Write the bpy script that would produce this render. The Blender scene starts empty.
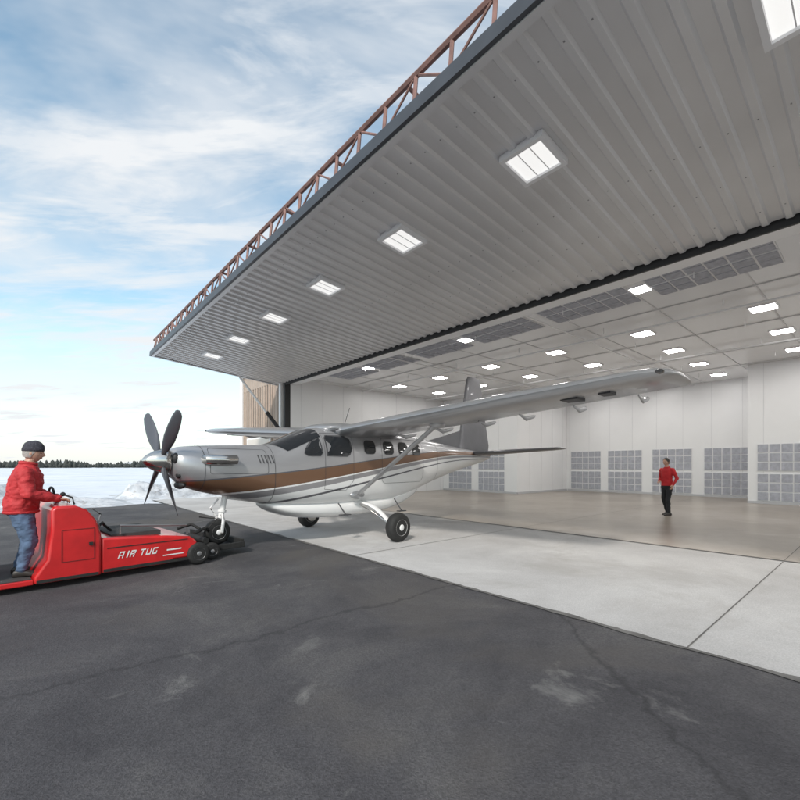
import bpy, math, random
from mathutils import Vector, Matrix, noise
random.seed(4)
scene=bpy.context.scene
# ------------------------------------------------------------------ helpers
def new_mat(name, col=(.5,.5,.5), rough=.5, metal=0., var=0., vscale=3., bump=0., bscale=40., coat=0., emit=None, estr=0., detail=3):
    m=bpy.data.materials.new(name); m.use_nodes=True
    nt=m.node_tree; b=nt.nodes['Principled BSDF']
    b.inputs['Base Color'].default_value=(*col,1); b.inputs['Roughness'].default_value=rough
    b.inputs['Metallic'].default_value=metal; b.inputs['Coat Weight'].default_value=coat
    tc=nt.nodes.new('ShaderNodeTexCoord')
    if var>0:
        n=nt.nodes.new('ShaderNodeTexNoise'); n.inputs['Scale'].default_value=vscale; n.inputs['Detail'].default_value=detail
        nt.links.new(tc.outputs['Object'],n.inputs['Vector'])
        r=nt.nodes.new('ShaderNodeValToRGB')
        r.color_ramp.elements[0].position=.3; r.color_ramp.elements[1].position=.7
        r.color_ramp.elements[0].color=(*[c*(1-var) for c in col],1)
        r.color_ramp.elements[1].color=(*[min(1,c*(1+var)) for c in col],1)
        nt.links.new(n.outputs['Fac'],r.inputs['Fac']); nt.links.new(r.outputs['Color'],b.inputs['Base Color'])
    if bump>0:
        n2=nt.nodes.new('ShaderNodeTexNoise'); n2.inputs['Scale'].default_value=bscale; n2.inputs['Detail'].default_value=3
        nt.links.new(tc.outputs['Object'],n2.inputs['Vector'])
        bp=nt.nodes.new('ShaderNodeBump'); bp.inputs['Strength'].default_value=bump; bp.inputs['Distance'].default_value=.02
        nt.links.new(n2.outputs['Fac'],bp.inputs['Height']); nt.links.new(bp.outputs['Normal'],b.inputs['Normal'])
    if emit:
        b.inputs['Emission Color'].default_value=(*emit,1); b.inputs['Emission Strength'].default_value=estr
    return m

class MB:
    def __init__(s): s.v=[];s.f=[];s.m=[]
    def quad(s,pts,mi=0):
        n=len(s.v); s.v+= [tuple(p) for p in pts]; s.f.append(tuple(range(n,n+len(pts)))); s.m.append(mi)
    def box(s,x0,x1,y0,y1,z0,z1,mi=0,M=None):
        n=len(s.v)
        P=[(x,y,z) for x in(x0,x1) for y in(y0,y1) for z in(z0,z1)]
        if M: P=[tuple(M@Vector(p)) for p in P]
        s.v+=P
        for f in((0,1,3,2),(4,6,7,5),(0,4,5,1),(2,3,7,6),(0,2,6,4),(1,5,7,3)):
            s.f.append(tuple(n+i for i in f)); s.m.append(mi)
    def prism(s,poly,y0,y1,mi=0):
        n=len(s.v);k=len(poly)
        s.v+=[(x,y0,z) for x,z in poly]+[(x,y1,z) for x,z in poly]
        s.f.append(tuple(n+i for i in range(k)));s.m.append(mi)
        s.f.append(tuple(n+k+i for i in reversed(range(k))));s.m.append(mi)
        for i in range(k):
            j=(i+1)%k; s.f.append((n+j,n+i,n+k+i,n+k+j));s.m.append(mi)
    def rings(s,R,mi=0,caps=True,closed=True):
        n=len(s.v);k=len(R[0])
        for r in R: s.v+=[tuple(p) for p in r]
        for i in range(len(R)-1):
            for j in range(k if closed else k-1):
                a=n+i*k+j;b=n+i*k+(j+1)%k
                s.f.append((a,b,b+k,a+k));s.m.append(mi)
        if caps:
            s.f.append(tuple(n+j for j in reversed(range(k))));s.m.append(mi)
            s.f.append(tuple(n+(len(R)-1)*k+j for j in range(k)));s.m.append(mi)
    def tube(s,pts,rad,mi=0,seg=10,flat=1.0):
        pts=[Vector(p) for p in pts]
        if not hasattr(rad,'__len__'): rad=[rad]*len(pts)
        R=[]
        for i,p in enumerate(pts):
            d=(pts[min(i+1,len(pts)-1)]-pts[max(i-1,0)]).normalized()
            up=Vector((0,0,1)) if abs(d.z)<.9 else Vector((1,0,0))
            a=d.cross(up).normalized(); b=d.cross(a).normalized()
            R.append([p+a*math.cos(t)*rad[i]*flat+b*math.sin(t)*rad[i] for t in [2*math.pi*k/seg for k in range(seg)]])
        s.rings(R,mi)
    def lathe(s,c,axis,prof,mi=0,seg=24):
        c=Vector(c);d=Vector(axis).normalized()
        up=Vector((0,0,1)) if abs(d.z)<.9 else Vector((1,0,0))
        a=d.cross(up).normalized(); b=d.cross(a).normalized()
        s.rings([[c+d*o+(a*math.cos(t)+b*math.sin(t))*max(r,1e-4) for t in [2*math.pi*k/seg for k in range(seg)]] for o,r in prof],mi)
    def ellip(s,c,r,mi=0,seg=12,M=None):
        c=Vector(c);R=[]
        for i in range(seg//2+1):
            ph=-math.pi/2+math.pi*i/(seg//2)
            ring=[]
            for k in range(seg):
                t=2*math.pi*k/seg
                p=Vector((r[0]*max(.002,math.cos(ph))*math.cos(t),r[1]*max(.002,math.cos(ph))*math.sin(t),r[2]*math.sin(ph)))
                if M: p=M@p
                ring.append(c+p)
            R.append(ring)
        s.rings(R,mi)
    def capsule(s,a,b,ra,rb,mi=0,seg=16):
        a=Vector(a);b=Vector(b);d=(b-a).normalized();L_=(b-a).length
        prof=[(-ra*math.cos(t),ra*math.sin(t)) for t in [math.pi/2*k/5 for k in range(6)]]+[(L_*k/6,ra+(rb-ra)*k/6) for k in range(1,6)]+[(L_+rb*math.sin(t),rb*math.cos(t)) for t in [math.pi/2*k/5 for k in range(6)]]
        s.lathe(a,d,prof,mi,seg)
    def obj(s,name,mats,parent=None,smooth=35,bevel=0,M=None):
        me=bpy.data.meshes.new(name); me.from_pydata(s.v,[],s.f)
        for m in (mats if isinstance(mats,(list,tuple)) else [mats]): me.materials.append(m)
        me.polygons.foreach_set('material_index',s.m)
        me.update()
        import bmesh
        bm=bmesh.new(); bm.from_mesh(me); bmesh.ops.recalc_face_normals(bm,faces=bm.faces); bm.to_mesh(me); bm.free()
        if smooth:
            me.polygons.foreach_set('use_smooth',[True]*len(me.polygons)); me.set_sharp_from_angle(angle=math.radians(smooth))
        o=bpy.data.objects.new(name,me); scene.collection.objects.link(o)
        if parent: o.parent=parent
        if bevel:
            b=o.modifiers.new('bevel','BEVEL'); b.width=bevel; b.segments=3; b.limit_method='ANGLE'; b.angle_limit=math.radians(40)
        return o
def empty(name,loc=(0,0,0),rz=0,parent=None):
    e=bpy.data.objects.new(name,None); scene.collection.objects.link(e); e.location=loc; e.rotation_euler=(0,0,rz)
    if parent: e.parent=parent
    return e

# ------------------------------------------------------------------ camera
cam=bpy.data.cameras.new('camera'); co=bpy.data.objects.new('camera',cam); scene.collection.objects.link(co)
co.location=(0,0,1.5); co.rotation_euler=(math.pi/2,0,0)
cam.sensor_width=36; cam.lens=426/800*36; cam.shift_y=66/800; cam.clip_end=8000; cam.clip_start=.05
scene.camera=co
# ------------------------------------------------------------------ light
SD=Vector((-.25,-.97,0)).normalized(); EL=math.radians(38)
sv=Vector((SD.x*math.cos(EL),SD.y*math.cos(EL),math.sin(EL)))
sun=bpy.data.lights.new('sun','SUN'); sun.energy=3.0; sun.angle=math.radians(6); sun.color=(1,.95,.88)
so=bpy.data.objects.new('sun',sun); scene.collection.objects.link(so); so.rotation_euler=sv.to_track_quat('Z','Y').to_euler()
w=bpy.data.worlds.new('World'); scene.world=w; w.use_nodes=True
nt=w.node_tree; N=nt.nodes; L=nt.links
bg=N['Background']; bg.inputs['Strength'].default_value=.14
sky=N.new('ShaderNodeTexSky'); sky.sky_type='NISHITA'; sky.sun_disc=False; sky.sun_elevation=EL; sky.sun_rotation=math.atan2(SD.x,SD.y); sky.air_density=1.0;sky.dust_density=.6
tc=N.new('ShaderNodeTexCoord'); sp=N.new('ShaderNodeSeparateXYZ'); L.new(tc.outputs['Generated'],sp.inputs[0])
def mth(op,a,b=None,clamp=False):
    n=N.new('ShaderNodeMath'); n.operation=op; n.use_clamp=clamp
    for i,x in enumerate((a,b)):
        if x is None: continue
        if isinstance(x,(int,float)): n.inputs[i].default_value=x
        else: L.new(x,n.inputs[i])
    return n.outputs[0]
zz=mth('ADD',mth('MAXIMUM',sp.outputs[2],0.0),.10)
cx=mth('DIVIDE',sp.outputs[0],zz); cy=mth('DIVIDE',sp.outputs[1],zz)
cb=N.new('ShaderNodeCombineXYZ'); L.new(cx,cb.inputs[0]); L.new(cy,cb.inputs[1])
def cloudlayer(rot,scl,sc,det,lo,hi,dist):
    mp=N.new('ShaderNodeMapping'); mp.inputs['Rotation'].default_value=(0,0,math.radians(rot)); mp.inputs['Scale'].default_value=(*scl,1); L.new(cb.outputs[0],mp.inputs[0])
    n1=N.new('ShaderNodeTexNoise'); n1.inputs['Scale'].default_value=sc; n1.inputs['Detail'].default_value=det; n1.inputs['Roughness'].default_value=.6; n1.inputs['Distortion'].default_value=dist
    L.new(mp.outputs[0],n1.inputs['Vector'])
    r=N.new('ShaderNodeValToRGB'); r.color_ramp.elements[0].position=lo; r.color_ramp.elements[1].position=hi; L.new(n1.outputs['Fac'],r.inputs['Fac']); return r.outputs['Color']
c1=cloudlayer(-20,(.9,1.5),.75,6,.42,.60,.4)
c2=cloudlayer(-48,(.8,2.6),1.9,6,.45,.61,.6)
haze=N.new('ShaderNodeMapRange'); haze.inputs['From Min'].default_value=.0; haze.inputs['From Max'].default_value=.26; haze.inputs['To Min'].default_value=.92; haze.inputs['To Max'].default_value=0; L.new(sp.outputs[2],haze.inputs['Value'])
fac=mth('MAXIMUM',mth('ADD',mth('MULTIPLY',c1,.66),mth('MULTIPLY',c2,.45),True),haze.outputs['Result'],True)
mx=N.new('ShaderNodeMix'); mx.data_type='RGBA'; L.new(fac,mx.inputs['Factor'])
gain=N.new('ShaderNodeMix'); gain.data_type='RGBA'; gain.blend_type='MULTIPLY'; gain.inputs['Factor'].default_value=1; L.new(sky.outputs[0],gain.inputs['A']); gain.inputs['B'].default_value=(2.0,2.05,1.7,1)
L.new(gain.outputs['Result'],mx.inputs['A']); mx.inputs['B'].default_value=(6.3,6.5,6.7,1)
L.new(mx.outputs['Result'],bg.inputs['Color'])
scene.view_settings.view_transform='Standard'; scene.view_settings.look='None'; scene.view_settings.exposure=0

# ------------------------------------------------------------------ frames
HR=math.atan2(.656,.755)
def HW(b,a,z=0):  # hangar local -> world
    return Vector((b*math.cos(HR)-a*math.sin(HR), b*math.sin(HR)+a*math.cos(HR), z))
AX=-1.15;AY=9.5
ARZ=math.atan2(-.731,-.682)

# ------------------------------------------------------------------ materials
def ground_mat(name,c1,c2,c3,scale,rough,spots=None,cracks=0,bump=.3,fine_amt=.75,spotpos=(.60,.74),spotscale=1.1,tint=None):
    m=bpy.data.materials.new(name); m.use_nodes=True; nt=m.node_tree; b=nt.nodes['Principled BSDF']; b.inputs['Roughness'].default_value=rough
    tc=nt.nodes.new('ShaderNodeTexCoord')
    def no(s,d=4,r=.6,dist=0):
        n=nt.nodes.new('ShaderNodeTexNoise'); n.inputs['Scale'].default_value=s; n.inputs['Detail'].default_value=d; n.inputs['Roughness'].default_value=r; n.inputs['Distortion'].default_value=dist
        nt.links.new(tc.outputs['Object'],n.inputs['Vector']); return n.outputs['Fac']
    def ramp(f,stops):
        r=nt.nodes.new('ShaderNodeValToRGB'); e=r.color_ramp.elements
        while len(e)<len(stops): e.new(.5)
        for i,(p,c) in enumerate(stops): e[i].position=p; e[i].color=(*c,1)
        nt.links.new(f,r.inputs['Fac']); return r.outputs['Color']
    def mix(f,a,bb,mode='MIX'):
        x=nt.nodes.new('ShaderNodeMix'); x.data_type='RGBA'; x.blend_type=mode
        if isinstance(f,(int,float)): x.inputs['Factor'].default_value=f
        else: nt.links.new(f,x.inputs['Factor'])
        for k,v in(('A',a),('B',bb)):
            if isinstance(v,tuple): x.inputs[k].default_value=(*v,1)
            else: nt.links.new(v,x.inputs[k])
        return x.outputs['Result']
    col=ramp(no(scale,6,.68,.4),[(.34,c1),(.5,c2),(.66,c3)])
    fn=no(75,2,.7)
    fine=ramp(fn,[(.3,(.6,.6,.6)),(.7,(1.35,1.35,1.35))])
    col=mix(fine_amt,col,fine,'MULTIPLY')
    if spots:
        s=ramp(no(spotscale,6,.72,.8),[(spotpos[0],(0,0,0)),(spotpos[1],(1,1,1))]); col=mix(s,col,spots)
    if tint:
        s=ramp(no(.28,4,.6,.5),[(.50,(0,0,0)),(.66,(1,1,1))]); col=mix(s,col,tint)
    if cracks:
        vo=nt.nodes.new('ShaderNodeTexVoronoi'); vo.feature='DISTANCE_TO_EDGE'; vo.inputs['Scale'].default_value=cracks
        mpn=nt.nodes.new('ShaderNodeMix'); mpn.data_type='RGBA'; mpn.blend_type='ADD'; mpn.inputs['Factor'].default_value=.55
        nn=nt.nodes.new('ShaderNodeTexNoise'); nn.inputs['Scale'].default_value=1.2; nn.inputs['Detail'].default_value=5; nn.inputs['Roughness'].default_value=.7
        nt.links.new(tc.outputs['Object'],nn.inputs['Vector']); nt.links.new(tc.outputs['Object'],mpn.inputs['A']); nt.links.new(nn.outputs['Color'],mpn.inputs['B'])
        nt.links.new(mpn.outputs['Result'],vo.inputs['Vector'])
        s=ramp(vo.outputs['Distance'],[(.0,(.6,.6,.6)),(.0012,(0,0,0))]); col=mix(s,col,tuple(x*.45 for x in c1))
    nt.links.new(col,b.inputs['Base Color'])
    bp=nt.nodes.new('ShaderNodeBump'); bp.inputs['Strength'].default_value=bump; bp.inputs['Distance'].default_value=.01
    nt.links.new(fn,bp.inputs['Height']); nt.links.new(bp.outputs['Normal'],b.inputs['Normal'])
    return m
M_asph=ground_mat('asphalt',(.042,.040,.045),(.066,.063,.068),(.105,.10,.10),.6,.85,spots=(.19,.185,.18),cracks=.13,bump=.8,fine_amt=.9,tint=(.085,.076,.070))
M_conc=ground_mat('apron_concrete',(.41,.40,.395),(.48,.47,.465),(.56,.55,.54),.45,.75,spots=(.34,.32,.30),spotscale=.5,spotpos=(.50,.82),bump=.15,fine_amt=.45)
M_floor=ground_mat('hangar_floor_coating',(.23,.195,.16),(.30,.26,.215),(.37,.33,.29),.35,.30,bump=.03,fine_amt=.15,spots=(.42,.38,.34),spotscale=.6,spotpos=(.55,.8))
M_snow=ground_mat('snow',(.60,.64,.70),(.68,.71,.75),(.78,.79,.81),.12,.85,bump=.5,fine_amt=.15,spots=(.50,.52,.57),spotscale=.35,spotpos=(.5,.75))
M_bank=ground_mat('plowed_snow',(.36,.385,.42),(.55,.58,.62),(.74,.75,.78),1.6,.85,bump=1.,fine_amt=.5,spots=(.28,.255,.23),spotscale=1.8,spotpos=(.55,.70))
M_joint=new_mat('joint_sealant',(.12,.115,.11),.8,var=.3,vscale=5)
M_white=new_mat('white_wall_panel',(.82,.82,.83),.38,var=.02,vscale=.7)
M_ceil=new_mat('white_ceiling_panel',(.80,.80,.81),.18,var=.02,vscale=.6)
M_trim=new_mat('white_trim',(.80,.80,.81),.35)
M_filter=new_mat('filter_fabric',(.40,.41,.46),.85,var=.15,vscale=9)
M_lamp=new_mat('lamp_diffuser',(.9,.9,.9),.4,emit=(1,.98,.95),estr=34)
M_doorlamp=new_mat('door_lamp_diffuser',(.85,.86,.86),.3,emit=(1,.99,.97),estr=.7)
M_door=new_mat('grey_steel_panel',(.66,.66,.67),.32,.25,var=.06,vscale=.8)
M_dark=new_mat('dark_seal',(.02,.02,.022),.6)
M_rust=new_mat('primer_red_steel',(.24,.13,.11),.6,.1,var=.25,vscale=6)
M_brown=new_mat('tan_siding',(.40,.31,.25),.45,.1,var=.1,vscale=2)
M_roof=new_mat('roof_steel',(.3,.3,.31),.5,.4)

# ------------------------------------------------------------------ ground
g=MB(); 
S=3500; K=10
for i in range(K):
    for j in range(K):
        x0=-S+2*S*i/K;x1=x0+2*S/K;y0=-S+2*S*j/K;y1=y0+2*S/K
        g.quad([(x0,y0,-.03),(x1,y0,-.03),(x1,y1,-.03),(x0,y1,-.03)])
g.obj('snowy_ground',M_snow,smooth=0)
def hquad(name,b0,b1,a0,a1,z,mat):
    m=MB(); m.quad([HW(b0,a0,z),HW(b1,a0,z),HW(b1,a1,z),HW(b0,a1,z)]); return m.obj(name,mat,smooth=0)
m=MB(); r0=[];r1=[]
for i in range(110):
    b=4.1-i*.5; r0.append(HW(b,-45,-.006)); r1.append(HW(b,19.3+1.4*noise.noise(Vector((b*.25,3,0)))+.5*noise.noise(Vector((b*1.3,7,0))),-.006))
m.rings([r0,r1],0,caps=False,closed=False); m.obj('asphalt_apron',M_asph,smooth=0)
m=MB(); r0=[];r1=[]
for i in range(30):
    b=4.1+4.88*i/29; r0.append(HW(b,-45,-.002)); r1.append(HW(b,21.6+.7*noise.noise(Vector((b*.6,33,0))),-.002))
m.rings([r0,r1],0,caps=False,closed=False); m.obj('concrete_apron',M_conc,smooth=0)
hquad('hangar_floor',8.98,25.0,-8,18.5,.002,M_floor)
m=MB()
for k in range(-8,5):
    a=1.1+4.8*k; P=[HW(4.1,a-.007,.002),HW(8.9,a-.007,.002),HW(8.9,a+.007,.002),HW(4.1,a+.007,.002)]; m.quad(P)
m.quad([HW(8.95,-45,.006),HW(9.01,-45,.006),HW(9.01,21,.006),HW(8.95,21,.006)])
for k in range(-1,4):
    a=1.1+4.8*k; m.quad([HW(9.05,a-.005,.006),HW(25,a-.005,.006),HW(25,a+.005,.006),HW(9.05,a+.005,.006)])
# ragged tar seam where asphalt meets concrete
r0=[];r1=[]
for i in range(500):
    a=-20+i*.083
    r0.append(HW(4.05-.05*noise.noise(Vector((a*1.7,1,0)))-.02*noise.noise(Vector((a*9,1,0))),a,.002)); r1.append(HW(4.115+.035*noise.noise(Vector((a*2.1,5,0)))+.02*noise.noise(Vector((a*11,5,0))),a,.002))
m.rings([r0,r1],0,caps=False,closed=False)
m.obj('pavement_joints',M_joint,smooth=0)
def bank(name,b0,b1,a0,a1,hmax,nb,na,seed):
    R=[];m=MB()
    for i in range(nb+1):
        row=[]
        for j in range(na+1):
            u=i/nb;v=j/na;b=b0+(b1-b0)*u;a=a0+(a1-a0)*v
            e=min(1,5*v)*min(1,(1-v)*2.5)*min(1,8*u)*min(1,(1-u)*8)
            h=hmax*e*max(.1,.55+1.1*noise.fractal(Vector((b*.5+seed,a*.6,0)),1,2,5))+.12*noise.fractal(Vector((b*3,a*3,seed)),1,2,3)*e
            row.append(HW(b,a+.7*noise.noise(Vector((b*.6,seed,1))),max(-.04,h-.035)))
        R.append(row)
    m.rings(R,0,caps=False,closed=False); return m.obj(name,M_bank,smooth=50)
bank('snow_bank',-36,3.2,18.8,24.5,1.0,300,44,2)
bank('snow_bank',3.0,8.6,22.2,27,.75,60,40,9)
bank('snow_bank',9.5,22,25.5,31,1.0,60,24,5)
# distant trees
m=MB()
Mt=new_mat('distant_foliage',(.05,.055,.05),.9,var=.4,vscale=.3)
for k in range(1500):
    ang=math.radians(random.uniform(95,175)); d=random.uniform(420,520)
    x=d*math.cos(ang);y=d*math.sin(ang);h=random.uniform(2.5,6.5)*(1+.35*noise.noise(Vector((ang*14,0,0))));wd=random.uniform(1.2,3)
    kk=6
    ring=[(x+wd*math.cos(t)*random.uniform(.6,1.1),y+wd*math.sin(t),h*random.uniform(.25,.5)) for t in [6.283*q/kk for q in range(kk)]]
    m.rings([[(x+wd*.5*math.cos(t),y+wd*.5*math.sin(t),-.1) for t in [6.283*q/kk for q in range(kk)]],ring,[(x+.3*math.cos(t),y+.3*math.sin(t),h*random.uniform(.9,1)) for t in [6.283*q/kk for q in range(kk)]]])
m.obj('distant_trees',Mt,smooth=0)
m=MB()
for (x,y,wd,h) in ((-330,400,26,4),(-265,400,14,3)):
    m.box(x,x+wd,y,y+10,0,h); m.prism([(x-1,h),(x+wd/2,h+2),(x+wd+1,h)],y-.5,y+10.5,1)
m.obj('distant_farm_building',[new_mat('far_wall',(.35,.33,.33),.8),new_mat('far_roof',(.5,.52,.55),.7)],smooth=0)

# ------------------------------------------------------------------ hangar
H=empty('hangar_building',(0,0,0),HR)
ZC=5.6
def corr(m,o,u,v,nrm,length,height,pitch=.305,rib=.03,mi=0,rw=.05,fw=.03):
    o=Vector(o);u=Vector(u).normalized();v=Vector(v).normalized();n=Vector(nrm).normalized()
    prof=[];x=0
    while x<length:
        c=x+pitch/2
        prof+=[(x,0),(c-rw/2-fw,0),(c-rw/2,rib),(c+rw/2,rib),(c+rw/2+fw,0)]
        x+=pitch
    prof.append((x,0))
    R=[[o+u*p+n*q for p,q in prof],[o+u*p+n*q+v*height for p,q in prof]]
    m.rings(R,mi,caps=False,closed=False)
m=MB()
T=.25
m.box(25.0,25.0+T,-8.3,18.8,-.1,ZC)
m.box(9.25,25.0,18.5,18.5+T,-.1,ZC)
m.box(9.25,25.0,-8-T,-8,-.1,ZC)
m.box(19.7,24.99,13.1,18.49,-.1,ZC-.003)
m.box(22.0,24.99,-7.99,3.8,-.1,ZC-.003)
m.obj('interior_walls',M_white,H,smooth=0)
m=MB(); m.box(9.2,25.2,-8.2,18.7,ZC,ZC+.2); m.obj('ceiling',M_ceil,H,smooth=0)
m=MB()
for k in range(1,14): m.box(9.8,25,-8+2*k-.02,-8+2*k+.02,ZC-.012,ZC-.001)
for b in (12.4,15.7,18.8,21.7): m.box(b-.03,b+.03,-8,18.5,ZC-.022,ZC-.013)
for a in [x*1.2-7.5 for x in range(0,18)]:
    if a<3.6: m.box(21.994,21.999,a-.006,a+.006,0,ZC-.03)
    elif a<13: m.box(24.994,24.999,a-.006,a+.006,0,ZC-.03)
for a in (14.3,15.5,16.7,17.9): m.box(19.69,19.699,a-.006,a+.006,0,ZC-.03)
for b in (20.9,22.1,23.3,24.5): m.box(b-.006,b+.006,13.09,13.099,0,ZC-.03)
for b in [9.8+1.2*k for k in range(9)]: m.box(b-.006,b+.006,18.49,18.499,0,ZC-.03)
m.obj('panel_seams',new_mat('seam',(.66,.66,.68),.5),H,smooth=0)
m=MB()
m.box(24.95,24.999,3.9,13,0,.1);m.box(21.95,21.999,-8,3.8,0,.1);m.box(19.65,19.699,13.1,18.45,0,.1);m.box(19.7,24.95,13.05,13.099,0,.1)
m.obj('wall_kick_base',new_mat('kick_base',(.5,.5,.52),.5),H,smooth=0)
m=MB()
for b in (13.4,18.1): m.tube([(b,-8,ZC-.12),(b,18.5,ZC-.12)],.03,0,8)
for a in (0.6,6.4,12.2): m.tube([(9.8,a,ZC-.08),(24.9,a,ZC-.08)],.02,0,8)
for b in [10.5+2.4*k for k in range(6)]:
    for a in [-6+2.9*k for k in range(9)]: m.tube([(b,a,ZC),(b,a,ZC-.16)],.012,0,6)
m.obj('sprinkler_pipes',M_trim,H)
m=MB()
m.box(9.06,9.58,-8.0,18.5,5.34,5.598); m.obj('door_header',M_trim,H,smooth=0)
m=MB(); m.box(9.0,9.058,-8.2,18.6,5.28,5.6); m.obj('header_seal',M_dark,H,smooth=0)
m=MB()
m.box(9.1,9.2,18.78,24,0,6.7); m.box(9.08,9.2,-9,24,5.61,6.7); m.box(9.1,9.2,-20,-8.3,0,6.7); m.box(9.2,25.6,23.9,24,0,6.7); m.box(25.5,25.6,-20,24,0,6.7); m.box(9.2,25.6,-20,-19.9,0,6.7)
corr(m,(9.1,24,0),(0,-1,0),(0,0,1),(-1,0,0),5.2,6.6,.3,.03)
corr(m,(9.1,-8.4,0),(0,-1,0),(0,0,1),(-1,0,0),11.4,6.6,.3,.03)
m.obj('exterior_siding',M_brown,H,smooth=0)
m=MB(); m.box(8.7,26,-20.4,24.3,6.7,6.85); m.obj('roof',M_roof,H,smooth=0)
m=MB(); m.box(8.98,9.25,18.5,18.68,0,5.6); m.box(8.93,9.25,-8.3,-8.0,0,5.6); m.obj('door_jamb',M_dark,H,smooth=0,bevel=.01)
m=MB(); m.box(8.9,9.04,18.8,19.0,0,5.7);m.box(9.0,9.06,20.2,23.2,0,3.0); m.box(8.98,9.06,23.85,24.15,0,6.7); m.obj('exterior_trim',M_trim,H,smooth=0)
m=MB()
for k in range(5): m.box(8.985,8.998,20.3,23.1,.06+.58*k,.6+.58*k)
m.obj('overhead_door',new_mat('overhead_door_paint',(.6,.55,.5),.5),H,smooth=0,bevel=.01)
m=MB(); m.tube([(8.9,18.42,2.9),(6.9,18.75,5.48)],.05,0); m.tube([(8.9,18.42,2.9),(8.1,18.55,3.95)],.085,1); m.obj('door_hydraulic_ram',[M_trim,M_dark],H)
# ---- filter banks
m=MB()
def bank_grid(o,u,v,n,nu,nv,cs):
    o=Vector(o);u=Vector(u);v=Vector(v);n=Vector(n)
    W=nu*cs;Hh=nv*cs
    def slab(p,lu,lv,t0,t1,mi):
        c=[p+n*t0,p+u*lu+n*t0,p+u*lu+v*lv+n*t0,p+v*lv+n*t0]; d=[q+n*(t1-t0) for q in c]
        k=len(m.v); m.v.extend([tuple(q) for q in c+d])
        for f in((0,1,2,3),(4,5,6,7),(0,1,5,4),(1,2,6,5),(2,3,7,6),(3,0,4,7)): m.f.append(tuple(k+i for i in f)); m.m.append(mi)
    slab(o,W,Hh,.004,.02,1)
    for i in range(nu):
        for j in range(nv):
            slab(o+u*(i*cs+cs*.06)+v*(j*cs+cs*.06),cs*.88,cs*.88,.021,.034+.004*((i*7+j*3)%3),0)
for k in range(-5,6):
    c=5.1+2.62*(k-0)
    if c+1.1>18.3 or c-1.1<-7.9: continue
    for q in range(2): bank_grid((9.85+.80*q,c-1.1,ZC),(0,1,0),(1,0,0),(0,0,-1),6,2,.367)
def wall_bank(o,u,n,nu,cs=.36):
    o=Vector(o)
    bank_grid(o+Vector((0,0,.12)),u,(0,0,1),n,nu,3,cs); bank_grid(o+Vector((0,0,.12+3*cs+.1)),u,(0,0,1),n,nu,3,cs)
for a in (4.2,6.5,8.8,11.0): wall_bank((25,a,0),(0,1,0),(-1,0,0),5)
for a in (-4.8,-2.6,-.4,1.7): wall_bank((22,a,0),(0,1,0),(-1,0,0),5)
for a in (13.9,16.2): wall_bank((19.7,a,0),(0,1,0),(-1,0,0),5)
m.obj('filter_bank',[M_filter,M_trim],H,smooth=0)
# ---- ceiling lamps
m=MB()
def lamp(b,a,w=.25,l=.25):
    m.box(b-w-.04,b+w+.04,a-l-.04,a+l+.04,ZC-.03,ZC-.0005,1); m.quad([(b-w,a-l,ZC-.034),(b-w,a+l,ZC-.034),(b+w,a+l,ZC-.034),(b+w,a-l,ZC-.034)],0)
for b in (14.3,17.2,20.2,23.2):
    for k in range(-3,6):
        a=2.15+2.87*k
        if b>19.4 and a>13: continue
        if b>21.5 and a<4: continue
        lamp(b,a)
for a in (3.79,9.03,14.27,-1.45,-6.69): lamp(10.65,a,.2,.17)
m.obj('ceiling_lamps',[M_lamp,M_trim],H,smooth=0)

# ------------------------------------------------------------------ big tilt-up door
D=empty('hangar_door',(0,0,0),HR)
th=math.atan2(.52,5.35); LD=5.38; A0=-8.4;A1=19.3
ex=Vector((-math.cos(th),0,math.sin(th))); nn=Vector((math.sin(th),0,math.cos(th)))
org=Vector((9.0,0,5.40))
def DP(s,a,n=0): return org+ex*s+Vector((0,a,0))+nn*n
m=MB()
corr(m,DP(0.05,A0,0),(0,1,0),ex,-nn,A1-A0-.05,LD-.05,.29,.038,0,.075,.03)
m.obj('soffit_panel',M_door,D,smooth=0)
m=MB()
def dbox(mm,s0,s1,a0,a1,n0,n1,mi=0):
    k=len(mm.v)
    for s_ in(s0,s1):
        for a_ in(a0,a1):
            for n_ in(n0,n1): mm.v.append(tuple(DP(s_,a_,n_)))
    for f in((0,1,3,2),(4,6,7,5),(0,4,5,1),(2,3,7,6),(0,2,6,4),(1,5,7,3)): mm.f.append(tuple(k+i for i in f)); mm.m.append(mi)
dbox(m,.03,LD,A0,A1,.01,.14); m.obj('door_core',M_roof,D,smooth=0)
m=MB()
dbox(m,LD,LD+.05,A0-.02,A1+.07,-.045,.15); dbox(m,.02,LD-.002,A1,A1+.05,-.05,.15); dbox(m,.02,LD-.002,A0-.04,A0,-.05,.15)
m.obj('edge_trim',new_mat('edge_trim_steel',(.07,.075,.085),.4,.4,var=.1),D,smooth=0)
m=MB(); dbox(m,LD-.10,LD-.004,A0,A1-.002,-.06,-.04); dbox(m,.1,LD-.11,A1-.09,A1-.004,-.06,-.04); m.obj('edge_flange',M_door,D,smooth=0)
m=MB()
for s_ in (.5,1.5,2.5,4.9):
    a=A0+.145
    while a<A1:
        dbox(m,s_-.008,s_+.008,a-.008,a+.008,-.044,-.0381); a+=.29
m.obj('panel_screws',M_roof,D,smooth=0)
m=MB(); s0=3.77
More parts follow.
